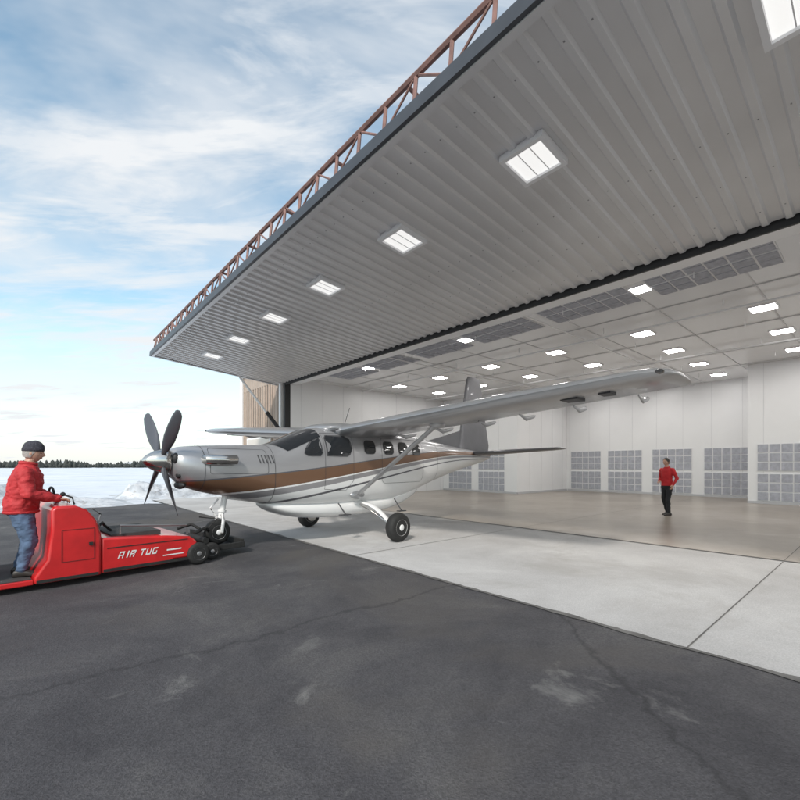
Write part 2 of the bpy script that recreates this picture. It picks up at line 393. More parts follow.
for k in range(-3,6):
    a=3.23+2.735*k
    dbox(m,s0-.33,s0+.33,a-.33,a+.33,-.05,-.001,0)
    for (q0,q1,p0,p1) in ((-.33,.33,-.33,-.27),(-.33,.33,.27,.33),(-.33,-.27,-.269,.269),(.27,.33,-.269,.269)): dbox(m,s0+q0,s0+q1,a+p0,a+p1,-.095,-.0505,0)
    dbox(m,s0-.265,s0+.265,a-.265,a+.265,-.06,-.0505,1)
    for t in (-.09,.09): dbox(m,s0-.26,s0+.26,a+t-.006,a+t+.006,-.07,-.0605,0)
m.obj('door_lamps',[M_trim,M_doorlamp],D,smooth=0)
m=MB()
t0=.62
def TB(p,q,r=.035): m.tube([p,q],r,0,6)
for s_ in (LD-.05,):
    TB(DP(s_,A0,t0),DP(s_,A1,t0),.045); TB(DP(s_,A0,.19),DP(s_,A1,.19),.035)
    k=A0;i=0
    while k<A1-.1:
        k2=min(k+.62,A1)
        TB(DP(s_,k,.17),DP(s_,k,t0),.028); TB(DP(s_,k,.17 if i%2 else t0),DP(s_,k2,t0 if i%2 else .17),.018); k=k2;i+=1
for s_ in (.6,2.2,3.8):
    TB(DP(s_,A0,t0),DP(s_,A1,t0),.045)
    k=A0
    while k<A1: TB(DP(s_,k,.1),DP(s_,k,t0),.03); k+=1.8
for a in [A0+1.8*i for i in range(16)]: TB(DP(.3,a,t0),DP(LD-.05,a,t0),.03)
m.obj('door_truss',M_rust,D)

# ------------------------------------------------------------------ aircraft
P=empty('turboprop_airplane',(AX,AY,0),ARZ)
ST=[(3.72,1.74,1.42,.17,2.0),(3.66,1.79,1.30,.27,2.1),(3.5,1.82,1.17,.35,2.2),(3.2,1.845,1.06,.41,2.3),(2.8,1.865,.97,.47,2.4),(2.4,1.88,.87,.53,2.5),(2.05,1.90,.78,.58,2.6),
(1.8,1.99,.72,.61,2.6),(1.5,2.12,.68,.64,2.7),(1.2,2.235,.66,.66,2.8),(.95,2.29,.65,.67,2.9),(.5,2.32,.65,.67,3.0),(0,2.32,.65,.67,3.0),(-.8,2.32,.67,.66,3.0),(-1.3,2.30,.74,.64,2.9),(-2,2.25,.90,.57,2.7),
(-2.8,2.17,1.10,.46,2.5),(-3.6,2.09,1.28,.35,2.4),(-4.4,2.02,1.44,.25,2.2),(-5.1,1.97,1.56,.16,2.1),(-5.7,1.93,1.68,.08,2),(-5.95,1.90,1.76,.03,2)]
def interp(x):
    S=ST
    if x>=S[0][0]: return S[0][1:]
    if x<=S[-1][0]: return S[-1][1:]
    for i in range(len(S)-1):
        if S[i][0]>=x>=S[i+1][0]:
            x0,x1=S[i][0],S[i+1][0]; t=(x0-x)/(x0-x1)
            pm=S[max(i-1,0)];p0=S[i];p1=S[i+1];pn=S[min(i+2,len(S)-1)]
            out=[]
            for c in range(1,5):
                d0=(p1[c]-pm[c])/(p1[0]-pm[0])*(p1[0]-p0[0]) if pm is not p0 else p1[c]-p0[c]
                d1=(pn[c]-p0[c])/(pn[0]-p0[0])*(p1[0]-p0[0]) if pn is not p1 else p1[c]-p0[c]
                out.append((2*t**3-3*t*t+1)*p0[c]+(t**3-2*t*t+t)*d0+(-2*t**3+3*t*t)*p1[c]+(t**3-t*t)*d1)
            return out
def FP(x,ang,off=0):
    zt,zb,hw,n=interp(x); zc=(zt+zb)/2;hh=(zt-zb)/2
    c,s=math.cos(ang),math.sin(ang)
    return Vector((x,(hw+off)*math.copysign(abs(c)**(2/n),c),zc+(hh+off)*math.copysign(abs(s)**(2/n),s)))
def FY(x,z,off=0):
    zt,zb,hw,n=interp(x); zc=(zt+zb)/2;hh=(zt-zb)/2
    q=min(.999,abs((z-zc)/hh)); return hw*(1-q**n)**(1/n)+off
def livery():
    m=bpy.data.materials.new('aircraft_livery'); m.use_nodes=True; nt=m.node_tree; N=nt.nodes;L=nt.links; b=N['Principled BSDF']
    tc=N.new('ShaderNodeTexCoord'); sp=N.new('ShaderNodeSeparateXYZ'); L.new(tc.outputs['Object'],sp.inputs[0])
    def mr(inp,a,bb,c,d,kind='SMOOTHSTEP'):
        n=N.new('ShaderNodeMapRange'); n.interpolation_type=kind
        for i,v in zip(('From Min','From Max','To Min','To Max'),(a,bb,c,d)): n.inputs[i].default_value=v
        L.new(inp,n.inputs['Value']); return n.outputs['Result']
    f=mr(sp.outputs[0],-4.2,4.6,1.86,1.08); wd=mr(sp.outputs[0],-5,2.5,.35,1.0,'LINEAR')
    s=N.new('ShaderNodeMath'); s.operation='SUBTRACT'; L.new(sp.outputs[2],s.inputs[0]); L.new(f,s.inputs[1])
    d=N.new('ShaderNodeMath'); d.operation='DIVIDE'; L.new(s.outputs[0],d.inputs[0]); L.new(wd,d.inputs[1])
    u=mr(d.outputs[0],-1,1,0,1,'LINEAR')
    W=(.80,.80,.80);SV=(.45,.45,.465);BR=(.20,.11,.065);DG=(.11,.11,.125);LG=(.34,.335,.35)
    stops=[(0,W,0),(.275,DG,.2),(.30,W,0),(.365,LG,.4),(.425,W,0),(.44,BR,.4),(.565,DG,.2),(.575,SV,.6)]
    for idx,sock in ((1,'Base Color'),(2,'Metallic')):
        r=N.new('ShaderNodeValToRGB'); r.color_ramp.interpolation='CONSTANT'; e=r.color_ramp.elements
        while len(e)<len(stops): e.new(.9)
        for i,st in enumerate(stops):
            e[i].position=st[0]; e[i].color=(*st[1],1) if idx==1 else (st[2],)*3+(1,)
        L.new(u,r.inputs['Fac']); L.new(r.outputs['Color'],b.inputs[sock])
    b.inputs['Roughness'].default_value=.32; b.inputs['Coat Weight'].default_value=.4; b.inputs['Coat Roughness'].default_value=.07
    n=N.new('ShaderNodeTexNoise'); n.inputs['Scale'].default_value=1.6; n.inputs['Detail'].default_value=2; L.new(tc.outputs['Object'],n.inputs['Vector'])
    bp=N.new('ShaderNodeBump'); bp.inputs['Strength'].default_value=.18; bp.inputs['Distance'].default_value=.03; L.new(n.outputs['Fac'],bp.inputs['Height']); L.new(bp.outputs['Normal'],b.inputs['Normal'])
    return m
M_liv=livery()
M_silver=new_mat('silver_wing_paint',(.38,.385,.40),.29,.6,var=.06,vscale=1.2,coat=.25)
M_fin=new_mat('grey_fin_paint',(.20,.20,.215),.35,.5,var=.05,coat=.2)
M_acwhite=new_mat('aircraft_white',(.78,.78,.78),.25,coat=.4)
M_glass=new_mat('tinted_glass',(.015,.018,.022),.04,0,coat=1)
M_black=new_mat('black_rubber',(.018,.018,.018),.75,var=.25,vscale=20)
M_chrome=new_mat('polished_metal',(.60,.585,.56),.17,1)
M_blade=new_mat('prop_blade',(.11,.115,.13),.35,.5)
M_line=new_mat('panel_gap',(.06,.06,.065),.6)
m=MB(); R=[]
xs=[3.72-i*(9.67)/150 for i in range(151)]
NS=64
for x in xs: R.append([FP(x,2*math.pi*k/NS) for k in range(NS)])
m.rings(R,0); m.obj('fuselage',M_liv,P,smooth=50)
m=MB();R=[]
PD=[(2.15,.83,.78,.2),(2.0,.84,.66,.34),(1.7,.84,.53,.44),(1.2,.84,.45,.50),(.4,.84,.42,.52),(-.5,.84,.43,.51),(-1.1,.88,.50,.46),(-1.7,.98,.66,.36),(-2.1,1.05,.80,.22),(-2.3,1.08,.93,.08)]
for (x,zt,zb,hw) in PD:
    R.append([(x,hw*math.copysign(abs(math.cos(t))**.75,math.cos(t)),(zt+zb)/2+(zt-zb)/2*math.copysign(abs(math.sin(t))**.75,math.sin(t))) for t in [2*math.pi*k/32 for k in range(32)]])
m.rings(R,0); o=m.obj('cargo_pod',M_acwhite,P,smooth=70)
ss=o.modifiers.new('s','SUBSURF'); ss.levels=1; ss.render_levels=1
def rrect(cx,cz,w,h,r,shear=0,taper=0,k=6):
    pts=[]
    for (sx,sz,a0) in((1,1,0),(-1,1,90),(-1,-1,180),(1,-1,270)):
        for i in range(k+1):
            a=math.radians(a0+90*i/k); x=sx*(w/2-r)+r*math.cos(a); z=sz*(h/2-r)+r*math.sin(a)
            pts.append((cx+x+shear*z+0,cz+z+taper*x))
    return pts
def side_patch(mm,pts,side,off,mi=0,lev=5):
    cx=sum(p[0] for p in pts)/len(pts);cz=sum(p[1] for p in pts)/len(pts)
    R=[]
    for l in range(lev+1):
        t=.02+.98*l/lev
        R.append([( cx+(x-cx)*t, side*FY(cx+(x-cx)*t,cz+(z-cz)*t,off), cz+(z-cz)*t) for x,z in pts])
    mm.rings(R,mi,caps=False)
def side_outline(mm,pts,side,off,wd,mi=0):
    cx=sum(p[0] for p in pts)/len(pts);cz=sum(p[1] for p in pts)/len(pts)
    dp=[]
    for i in range(len(pts)):
        a=pts[i];b=pts[(i+1)%len(pts)];n=max(1,int(math.dist(a,b)/.05))
        for q in range(n): dp.append((a[0]+(b[0]-a[0])*q/n,a[1]+(b[1]-a[1])*q/n))
    R=[]
    for sgn in(-1,1):
        row=[]
        for x,z in dp:
            d=math.hypot(x-cx,z-cz)or 1; X=x+(x-cx)/d*wd*sgn/2;Z=z+(z-cz)/d*wd*sgn/2
            row.append((X,side*FY(X,Z,off),Z))
        R.append(row)
    mm.rings(R,mi,caps=False)
G=MB();LN=MB()
for side in(1,-1):
    wins=[]
    wins.append([(1.56,1.74),(1.53,1.82),(1.36,2.00),(1.26,2.06),(1.21,2.03),(1.19,1.76),(1.24,1.70),(1.50,1.70)])
    wins.append([(1.08,1.70),(1.09,2.04),(1.04,2.10),(.62,2.10),(.50,2.04),(.46,1.86),(.52,1.74),(.60,1.70)])
    for cx in(-.05,-.62,-1.12,-1.62): wins.append(rrect(cx,1.90,.30,.27,.08))
    for p in wins:
        side_patch(G,p,side,.010)
        side_outline(LN,p,side,.008,.03)
    side_outline(LN,[(1.13,1.05),(1.13,2.15),(.42,2.15),(.42,1.2),(.6,1.0)],side,.004,.008)
    side_outline(LN,rrect(-1.15,1.62,1.5,1.0,.12),side,.004,.008)
    side_outline(LN,rrect(2.75,1.58,.95,.42,.04),side,.004,.007)
    for k in range(5): side_patch(LN,rrect(2.42-.06*k,1.62,.025,.15,.01,shear=.2),side,.006)
G.obj('side_windows',M_glass,P,smooth=60)
m=MB()
for sgn in(1,-1):
    R=[]
    for i in range(13):
        u=i/12; x=2.03-.86*u
        a0=math.radians(87); a1=math.radians(38+6*u)
        row=[]
        for j in range(13):
            an=a0+(a1-a0)*j/12
            if sgn<0: an=math.pi-an
            xx=x-.16*(j/12)**2*(1-u)
            row.append(FP(xx,an,.010))
        R.append(row)
    m.rings(R,0,caps=False,closed=False)
m.obj('windshield',M_glass,P,smooth=60)
for x in(3.3,2.15,-2.6):
    LN.rings([[FP(x+dx,2*math.pi*k/NS,.004) for k in range(NS)] for dx in(-.004,.004)],0,caps=False)
LN.obj('panel_lines',M_line,P,smooth=60)
m=MB()
for sgn in(1,-1):
    m.ellip((3.68,sgn*.2,1.62),(.05,.055,.09),0)
    m.ellip((3.62,sgn*.17,1.36),(.05,.07,.06),0)
m.ellip((3.55,0,1.19),(.06,.2,.065),0,16)
m.obj('air_inlets',M_dark,P)
m=MB()
for sgn in(1,-1):
    m.tube([(3.28,sgn*.33,1.60),(3.26,sgn*.46,1.60),(3.16,sgn*.53,1.60),(2.98,sgn*.55,1.60),(2.86,sgn*.56,1.605)],[.085,.085,.08,.075,.078],0,16)
    m.ellip((2.856,sgn*.56,1.605),(.01,.062,.062),1,16)
m.obj('exhaust_stacks',[M_chrome,M_dark],P)
m=MB(); m.lathe((3.73,0,1.58),(1,0,0),[(0,.19),(.02,.2),(.1,.19),(.2,.155),(.3,.095),(.35,.045),(.37,.001)],0,32); m.obj('spinner',M_chrome,P,smooth=60)
m=MB()
for al in(42,132,222,312):
    al=math.radians(al); rad=Vector((0,math.cos(al),math.sin(al))); tan=Vector((0,-math.sin(al),math.cos(al))); fx=Vector((1,0,0)); c0=Vector((3.83,0,1.58));R=[]
    for (r_,cw,tk,tw) in((.12,.05,.05,60),(.2,.06,.045,55),(.32,.11,.03,48),(.5,.155,.022,40),(.7,.165,.016,33),(.9,.15,.011,28),(1.02,.115,.008,25),(1.06,.06,.005,24),(1.07,.02,.003,24)):
        tw=math.radians(tw); cd=tan*math.cos(tw)+fx*math.sin(tw); nd=fx*math.cos(tw)-tan*math.sin(tw)
        R.append([c0+rad*r_+cd*cw*.62*math.cos(t)+nd*tk*math.sin(t) for t in [2*math.pi*k/14 for k in range(14)]])
    m.rings(R,0)
m.obj('propeller',M_blade,P,smooth=50)
def airfoil(le,te,z,th,s,n=14,camber=.02):
    c=le-te; up=[];lo=[]
    for i in range(n+1):
        q=.5*(1-math.cos(math.pi*i/n)); t=5*th*(.2969*q**.5-.126*q-.3516*q*q+.2843*q**3-.1036*q**4)
        cm=camber*4*q*(1-q)
        up.append((le-q*c,s,z+(cm+t)*c)); lo.append((le-q*c,s,z+(cm-t)*c))
    return up+lo[-2:0:-1]
Z0=2.17;DH=.068
SW=[(0,.78,-1.0,.15),(2.7,.76,-.98,.15),(3.9,.72,-.90,.145),(4.0,.76,-.90,.14),(5.9,.66,-.76,.12),(6.1,.60,-.74,.11),(6.22,.48,-.70,.09),(6.29,.25,-.62,.06),(6.31,.05,-.52,.03)]
full=[(-s,a,b,c) for s,a,b,c in reversed(SW[1:])]+SW
m=MB(); m.rings([airfoil(a,b,Z0+DH*abs(s)+(-.0),c,s) for s,a,b,c in full],0); m.obj('wing',M_silver,P,smooth=45)
m=MB();mg=MB()
for sgn in(1,-1):
    for s in(1.1,2.1,3.1,3.9,4.8,5.7):
        zc=Z0+DH*s-.09
        m.tube([(-.45,sgn*s,zc+.02),(-.7,sgn*s,zc-.03),(-1.0,sgn*s,zc+.035),(-1.06 if s<4 else -.95,sgn*s,zc+.06)],[.015,.04,.03,.008],0,8,.6)
m.obj('flap_hinge_fairings',M_silver,P)
def under(x,s):
    le=.76-.02*max(0,s-4);te=-.98+.1*max(0,(s-2.7))*.6;c=le-te;q=(le-x)/c;q=min(max(q,0),1)
    t=5*.145*(.2969*q**.5-.126*q-.3516*q*q+.2843*q**3-.1036*q**4)
    return Z0+DH*s+(.08*q*(1-q)-t)*c
for sgn in(1,-1):
    for i in range(20):
        s0_=.8+5.2*i/20;s1_=.8+5.2*(i+1)/20
        mg.quad([(-.48,sgn*s0_,under(-.48,s0_)-.004),(-.495,sgn*s0_,under(-.495,s0_)-.004),(-.495,sgn*s1_,under(-.495,s1_)-.004),(-.48,sgn*s1_,under(-.48,s1_)-.004)])
    mg.box(-.05,.25,sgn*5.0-.12,sgn*5.0+.12,under(.1,5)-.012,under(.1,5)+.03)
    mg.box(-.05,.2,sgn*5.45-.08,sgn*5.45+.08,under(.1,5.45)-.008,under(.1,5.45)+.03)
mg.obj('wing_gaps',M_line,P,smooth=0)
m=MB()
for sgn in(1,-1):
    m.ellip((.52,sgn*6.16,Z0+DH*6.2),(.09,.05,.03),0)
m.obj('wingtip_lamps',M_glass,P)
m=MB(); R=[]
for (x,w_,h_) in((.98,.3,.03),(.85,.6,.10),(.4,.66,.15),(-.3,.66,.15),(-.9,.6,.1),(-1.3,.4,.05)):
    R.append([(x,w_*math.cos(t),2.27+h_*math.sin(t)) for t in [2*math.pi*k/24 for k in range(24)]])
m.rings(R,0); m.obj('wing_root_fairing',M_silver,P,smooth=70)
m=MB()
for sgn in(1,-1):
    a=Vector((.28,sgn*.62,.90)); b=Vector((.12,sgn*2.6,Z0+DH*2.6-.10))
    R=[]
    for q,cw in((0,.10),(.03,.075),(.5,.075),(.94,.075),(1,.11)):
        p=a.lerp(b,q); R.append([p+Vector((1,0,0))*cw*math.cos(t)+Vector((0,-sgn*.55,.83))*.028*math.sin(t) for t in [2*math.pi*k/14 for k in range(14)]])
    m.rings(R,0)
    m.ellip(b,(.20,.11,.07),0); m.ellip(a,(.2,.06,.09),0)
m.obj('wing_struts',M_silver,P,smooth=60)
m=MB()
full=[]
for s,le,te in((-2.62,-5.22,-5.72),(-2.55,-5.08,-5.8),(-.1,-4.72,-5.98),(0,-4.72,-5.98),(.1,-4.72,-5.98),(2.55,-5.08,-5.8),(2.62,-5.22,-5.72)): full.append(airfoil(le,te,1.88+.04*abs(s),.12 if abs(s)<2.6 else .03,s,10,0))
m.rings(full,0)
m.obj('horizontal_stabilizer',M_fin,P,smooth=45)
m=MB();R=[]
for z,le,te,th_ in((1.9,-4.0,-5.85,.09),(2.15,-4.2,-5.90,.09),(3.2,-4.42,-5.62,.09),(4.1,-4.60,-5.42,.09),(4.22,-4.72,-5.36,.04)):
    R.append([(p[0],p[2]-0,z) for p in airfoil(le,te,0,th_,0,10,0)])
m.rings(R,0)
m.prism([(-2.7,2.16),(-4.3,2.55),(-4.3,2.0),(-2.8,2.05)],-.02,.02)
m.obj('vertical_fin',M_fin,P,smooth=45)
m=MB(); 
m.tube([(-5.2,0,4.2),(-5.2,0,4.34)],.008); m.tube([(.2,.1,2.4),(.05,.1,2.78)],.008); m.tube([(-.9,0,2.4),(-1.0,0,2.62)],[.02,.01]); 
m.obj('antennas',M_line,P)
def wheel(mm,c,r,w_,tire,hub):
    c=Vector(c)
    mm.lathe(c,(0,1,0),[(-w_/2,.55*r),(-w_/2,.78*r),(-w_*.42,.93*r),(-w_*.2,r),(w_*.2,r),(w_*.42,.93*r),(w_/2,.78*r),(w_/2,.55*r)],tire,32)
    mm.lathe(c,(0,1,0),[(-w_*.56,.12*r),(-w_*.53,.2*r),(-w_*.40,.3*r),(-w_*.44,.5*r),(-w_*.51,.56*r),(w_*.51,.56*r),(w_*.44,.5*r),(w_*.40,.3*r),(w_*.53,.2*r),(w_*.56,.12*r)],hub,24)
m=MB()
for sgn in(1,-1):
    wheel(m,(0,sgn*1.52,.285),.285,.21,0,1)
    R=[]
    for q in range(9):
        t=q/8; p=Vector((.05-.05*t,sgn*(.42+.93*t),.74-.42*t-.10*math.sin(t*math.pi)*-1)); cw=.10-.045*t
        R.append([p+Vector((cw*math.cos(u),0,.03*math.sin(u))) for u in [2*math.pi*k/12 for k in range(12)]])
    m.rings(R,1)
    m.tube([(0,sgn*1.30,.29),(0,sgn*1.5,.285)],.04,1)
    m.lathe((0,sgn*1.39,.285),(0,1,0),[(-.02,.13),(.02,.13)],2,20)
    m.tube([(.02,sgn*1.36,.3),(.10,sgn*.9,.55),(.12,sgn*.5,.68)],.009,2,6)
m.obj('main_landing_gear',[M_black,M_acwhite,M_chrome],P,smooth=50)
m=MB()
NX=2.94
wheel(m,(NX,0,.365),.215,.17,0,1)
m.tube([(NX-.02,.14,.365),(NX-.05,.14,.58),(NX-.06,.06,.66)],.028,1); m.tube([(NX-.02,-.14,.365),(NX-.05,-.14,.58),(NX-.06,-.06,.66)],.028,1)
m.tube([(NX-.02,-.16,.365),(NX-.02,.16,.365)],.022,2)
m.tube([(NX-.06,0,.6),(NX-.16,0,1.1)],.05,1,14); m.tube([(NX-.06,0,.62),(NX-.1,0,.82)],.036,2,14)
m.tube([(NX+.03,0,.66),(NX+.12,0,.78),(NX-.02,0,.93)],.016,1); m.tube([(NX-.1,0,.95),(2.3,0,.86)],.02,1)
m.lathe((NX-.085,0,.72),(-.2,0,1),[(-.02,.07),(.02,.07)],1,16)
m.obj('nose_landing_gear',[M_black,M_acwhite,M_chrome],P,smooth=50)
m=MB(); m.tube([(.75,.58,.75),(.75,.8,.55)],.014); m.box(.65,.87,.74,.86,.53,.55); m.tube([(-.9,.55,.75),(-.9,.78,.5)],.014); m.box(-1.0,-.8,.72,.84,.48,.5); m.obj('boarding_steps',M_line,P)

# ------------------------------------------------------------------ tug
T=empty('aircraft_tug',(AX,AY,0),ARZ)
M_red=new_mat('red_paint',(.56,.018,.02),.34,0,var=.16,vscale=4,coat=.3,detail=6)
M_redd=new_mat('tug_deck_grip',(.05,.05,.05),.9,var=.3,bump=.4,bscale=150)
M_decal=new_mat('white_decal',(.75,.75,.75),.5)
M_steel=new_mat('bare_steel',(.35,.35,.36),.4,.8,var=.2)
yn=.62; yf=-.72
m=MB(); m.prism([(3.52,.13),(3.52,.36),(3.62,.44),(3.95,.49),(4.74,.55),(4.74,.08),(3.9,.08),(3.85,.13)],yf,yn); m.obj('low_deck_body',M_red,T,bevel=.025)
m=MB(); m.prism([(4.743,.07),(4.743,.60),(4.80,.80),(4.90,.94),(5.02,1.0),(5.22,1.0),(5.26,.95),(5.26,.70),(5.30,.35),(5.42,.16),(5.42,.07)],yf,yn+.02); m.obj('console_body',M_red,T,bevel=.03)
m=MB(); m.box(5.423,6.1,yf,yn+.0,.07,.13); m.obj('driver_platform',M_red,T,bevel=.01)
m=MB(); m.box(5.44,6.08,yf+.03,yn-.04,.131,.14); m.box(3.98,4.6,yf+.15,yn-.15,.50,.562); m.obj('grip_surface',M_redd,T,smooth=0)
m=MB(); m.prism([(6.103,.07),(6.103,.82),(6.2,.88),(7.2,.78),(7.42,.6),(7.45,.07)],yf,yn+.02); m.obj('battery_compartment',M_red,T,bevel=.03)
m=MB(); m.box(6.0,6.1,yf+.15,yn-.12,.45,1.0); m.box(5.80,6.0,yf+.15,yn-.2,.42,.52); m.obj('seat',M_black,T,bevel=.03)
m=MB()
for y in(-.5,.5):
    wheel(m,(3.50,y+(.10 if y>0 else -.1),.165),.165,.13,0,1)
    wheel(m,(3.22,y*.86,.135),.135,.10,0,1)
    wheel(m,(6.8,y+(.10 if y>0 else -.1),.22),.22,.14,0,1)
m.obj('wheels',[M_black,M_steel],T,smooth=50)
m=MB()
for y in(-.34,.34):
    m.box(2.62,3.5,y-.035,y+.035,.11,.20)
m.box(2.66,3.25,-.30,.30,.10,.135); m.box(2.60,2.659,-.30,.30,.10,.24); m.box(3.251,3.28,-.30,.30,.11,.42)
m.obj('nose_wheel_cradle',M_black,T,bevel=.008)
m=MB(); m.tube([(3.3,-.42,.31),(3.3,.42,.31)],.05,0,14)
m.tube([(3.46,.36,.44),(3.25,.3,.50),(3.16,.18,.42)],.025); m.tube([(3.46,-.36,.44),(3.25,-.3,.50),(3.16,-.18,.42)],.025)
m.tube([(3.28,.3,.42),(3.05,.25,.62),(3.28,.1,.66)],.012,0,6)
m.obj('winch_straps',M_black,T)
m=MB()
m.box(3.6,4.72,yn+.002,yn+.014,.095,.135); m.box(4.78,5.4,yn+.022,yn+.034,.085,.12)
m.box(4.82,5.16,yn+.021,yn+.026,.696,.70); m.box(4.82,4.824,yn+.021,yn+.026,.3,.69);m.box(5.156,5.16,yn+.021,yn+.026,.3,.69);m.box(4.83,5.15,yn+.021,yn+.026,.3,.304)
m.box(3.66,4.68,yn+.001,yn+.006,.40,.412)
m.box(4.84,4.88,yn+.021,yn+.04,.48,.52)
m.tube([(5.0,.45,1.0),(5.02,.45,1.09),(5.10,.40,1.13)],.012); m.ellip((5.11,.39,1.135),(.03,.03,.03))
m.tube([(5.08,-.1,.98),(5.16,-.1,1.12)],.02); m.tube([(5.16,-.1+.19*math.cos(t),1.13+.08*math.sin(t)) for t in [6.283*k/24 for k in range(25)]],.015)
m.tube([(4.76,.30,.62),(4.66,.30,.72),(4.60,.1,.66),(4.5,.05,.56)],.018)
m.tube([(5.05,-.5,.98),(5.05,-.5,1.06)],.03)
m.obj('black_fittings',M_black,T)
m=MB()
def para(x0,x1,z0,z1,sl=.03):
    m.quad([(x0,yn+.004,z0),(x1,yn+.004,z0),(x1-sl,yn+.004,z1),(x0-sl,yn+.004,z1)])
x=4.56
# letters T U G as slanted strokes (x decreases left->right in view)
def glyph(x,strokes):
    for (u0,u1,v0,v1) in strokes:
        z0=.25+.09*v0; z1=.25+.09*v1
        para(x-u1*.06-.03*v0,x-u0*.06-.03*v0,z0,z1,.03*(v1-v0))
GL={'A':[(0,.22,0,1),(.78,1,0,1),(.22,.78,.8,1),(.22,.78,.35,.5)],'I':[(.35,.62,0,1)],'R':[(0,.22,0,1),(.22,.9,.8,1),(.78,1,.5,.95),(.22,.8,.4,.55),(.65,.9,0,.4)],'T':[(0,1,.8,1),(.39,.61,0,.8)],'U':[(0,.22,0,1),(.78,1,0,1),(.22,.78,0,.2)],'G':[(0,.22,0,1),(.22,1,.8,1),(.22,1,0,.2),(.78,1,.2,.5)]}
for ch in 'AIR TUG':
    if ch==' ': x-=.04; continue
    glyph(x,GL[ch]); x-=.078 if ch!='I' else .06
para(3.72,4.00,.20,.215,.005); para(3.75,3.95,.27,.29,.005)
m.obj('side_lettering',M_decal,T,smooth=0)
m=MB(); m.tube([(3.62,.5,.46),(3.62,.5,.60),(4.5,.5,.68),(4.5,.5,.56)],.013); m.tube([(4.78,.56,.72),(4.74,.56,.86),(4.84,.56,.95)],.012); m.lathe((4.755,.36,.70),(-1,0,.25),[(0,.05),(.03,.06),(.035,.05)],0,16); m.obj('hand_rails',M_steel,T)

# ------------------------------------------------------------------ people
M_skin=new_mat('skin',(.50,.29,.21),.5,var=.06,vscale=15)
M_redj=new_mat('red_jacket',(.46,.025,.03),.7,var=.15,vscale=7,bump=.6,bscale=22)
M_reds=new_mat('red_shirt',(.50,.015,.02),.75,var=.12,vscale=7,bump=.4,bscale=18)
M_jean=new_mat('denim',(.09,.14,.23),.85,var=.25,vscale=10,bump=.4,bscale=30)
M_blk=new_mat('black_trousers',(.015,.015,.018),.8,var=.2,bump=.3)
M_shoe=new_mat('shoe_leather',(.03,.025,.022),.5,var=.2)
M_hairg=new_mat('grey_hair',(.35,.33,.31),.8,var=.2,vscale=60)
M_hairb=new_mat('dark_hair',(.025,.018,.014),.6,var=.2,vscale=60)
M_hat=new_mat('knit_hat',(.06,.06,.075),.95,var=.3,vscale=40,bump=.8,bscale=120)
M_eye=new_mat('eye',(.03,.02,.02),.2)
M_lip=new_mat('lip',(.32,.12,.10),.5)
def head(parent,c,yaw,pitch,hairmat,hat=False):
    Mx=Matrix.Translation(Vector(c))@Matrix.Rotation(yaw,4,'Z')@Matrix.Rotation(pitch,4,'Y')
    m=MB();R=[];n=28;lv=26
    for i in range(lv+1):
        ph=-math.pi/2+math.pi*i/lv; z=math.sin(ph); ring=[]
        for k in range(n):
            t=2*math.pi*k/n; cp=max(.002,math.cos(ph)); cx=cp*math.cos(t); cy=cp*math.sin(t)
            x=cx*.098;y=cy*.076;zz=z*.118
            if z<0: y*=1-.28*z*z; x*=(1-.05*z*z) if cx>0 else 1-.35*z*z
            f=max(0,cx)
            x+=f*.026*math.exp(-((y/.011)**2))*math.exp(-(((zz+.018)/.020)**2))
            x+=f*.010*math.exp(-((y/.009)**2))*math.exp(-(((zz-.005)/.025)**2))
            x-=f*.010*math.exp(-(((abs(y)-.031)/.014)**2))*math.exp(-(((zz-.008)/.012)**2))
            x+=f*.006*math.exp(-(((zz-.028)/.010)**2))*math.exp(-((y/.05)**2))
            x+=f*.008*math.exp(-((y/.022)**2))*math.exp(-(((zz+.055)/.010)**2))
            x+=f*.014*math.exp(-((y/.025)**2))*math.exp(-(((zz+.095)/.018)**2))
            ring.append(Mx@Vector((x,y,zz)))
        R.append(ring)
    m.rings(R,0)
    for s in(1,-1):
        m.ellip(Mx@Vector((-.005,s*.076,-.008)),(.018,.009,.030),0,10,(Mx.to_3x3()))
        m.ellip(Mx@Vector((.083,s*.030,.008)),(.008,.012,.006),1,10,(Mx.to_3x3()))
    m.ellip(Mx@Vector((.092,0,-.056)),(.008,.022,.006),2,10,(Mx.to_3x3()))
    R=[]
    for i in range(13):
        ph=math.radians(-30+120*i/12);ring=[]
        for k in range(n):
            t=2*math.pi*k/n; fr=max(0,math.cos(t))
            p2=max(ph,math.radians(42)*fr**.7-math.radians(30)*(1-fr**.7))
            ring.append(Mx@Vector((-.004+max(.002,math.cos(p2))*math.cos(t)*.104,max(.002,math.cos(p2))*math.sin(t)*.083,math.sin(p2)*.126+.002)))
        R.append(ring)
    m.rings(R,3)
    mats=[M_skin,M_eye,M_lip,hairmat]
    if hat:
        R=[]
        for (z,s_) in((.020,1.04),(.026,1.10),(.058,1.11),(.064,1.07),(.09,1.04),(.115,.92),(.138,.70),(.152,.42),(.158,.15),(.159,.01)):
            R.append([Mx@Vector((-.006+.102*s_*math.cos(t),.082*s_*math.sin(t),z+.012*math.cos(t)*(1 if z<.1 else .3))) for t in [2*math.pi*k/n for k in range(n)]])
        m.rings(R,4); mats.append(M_hat)
    return m.obj('head',mats,parent,smooth=60)
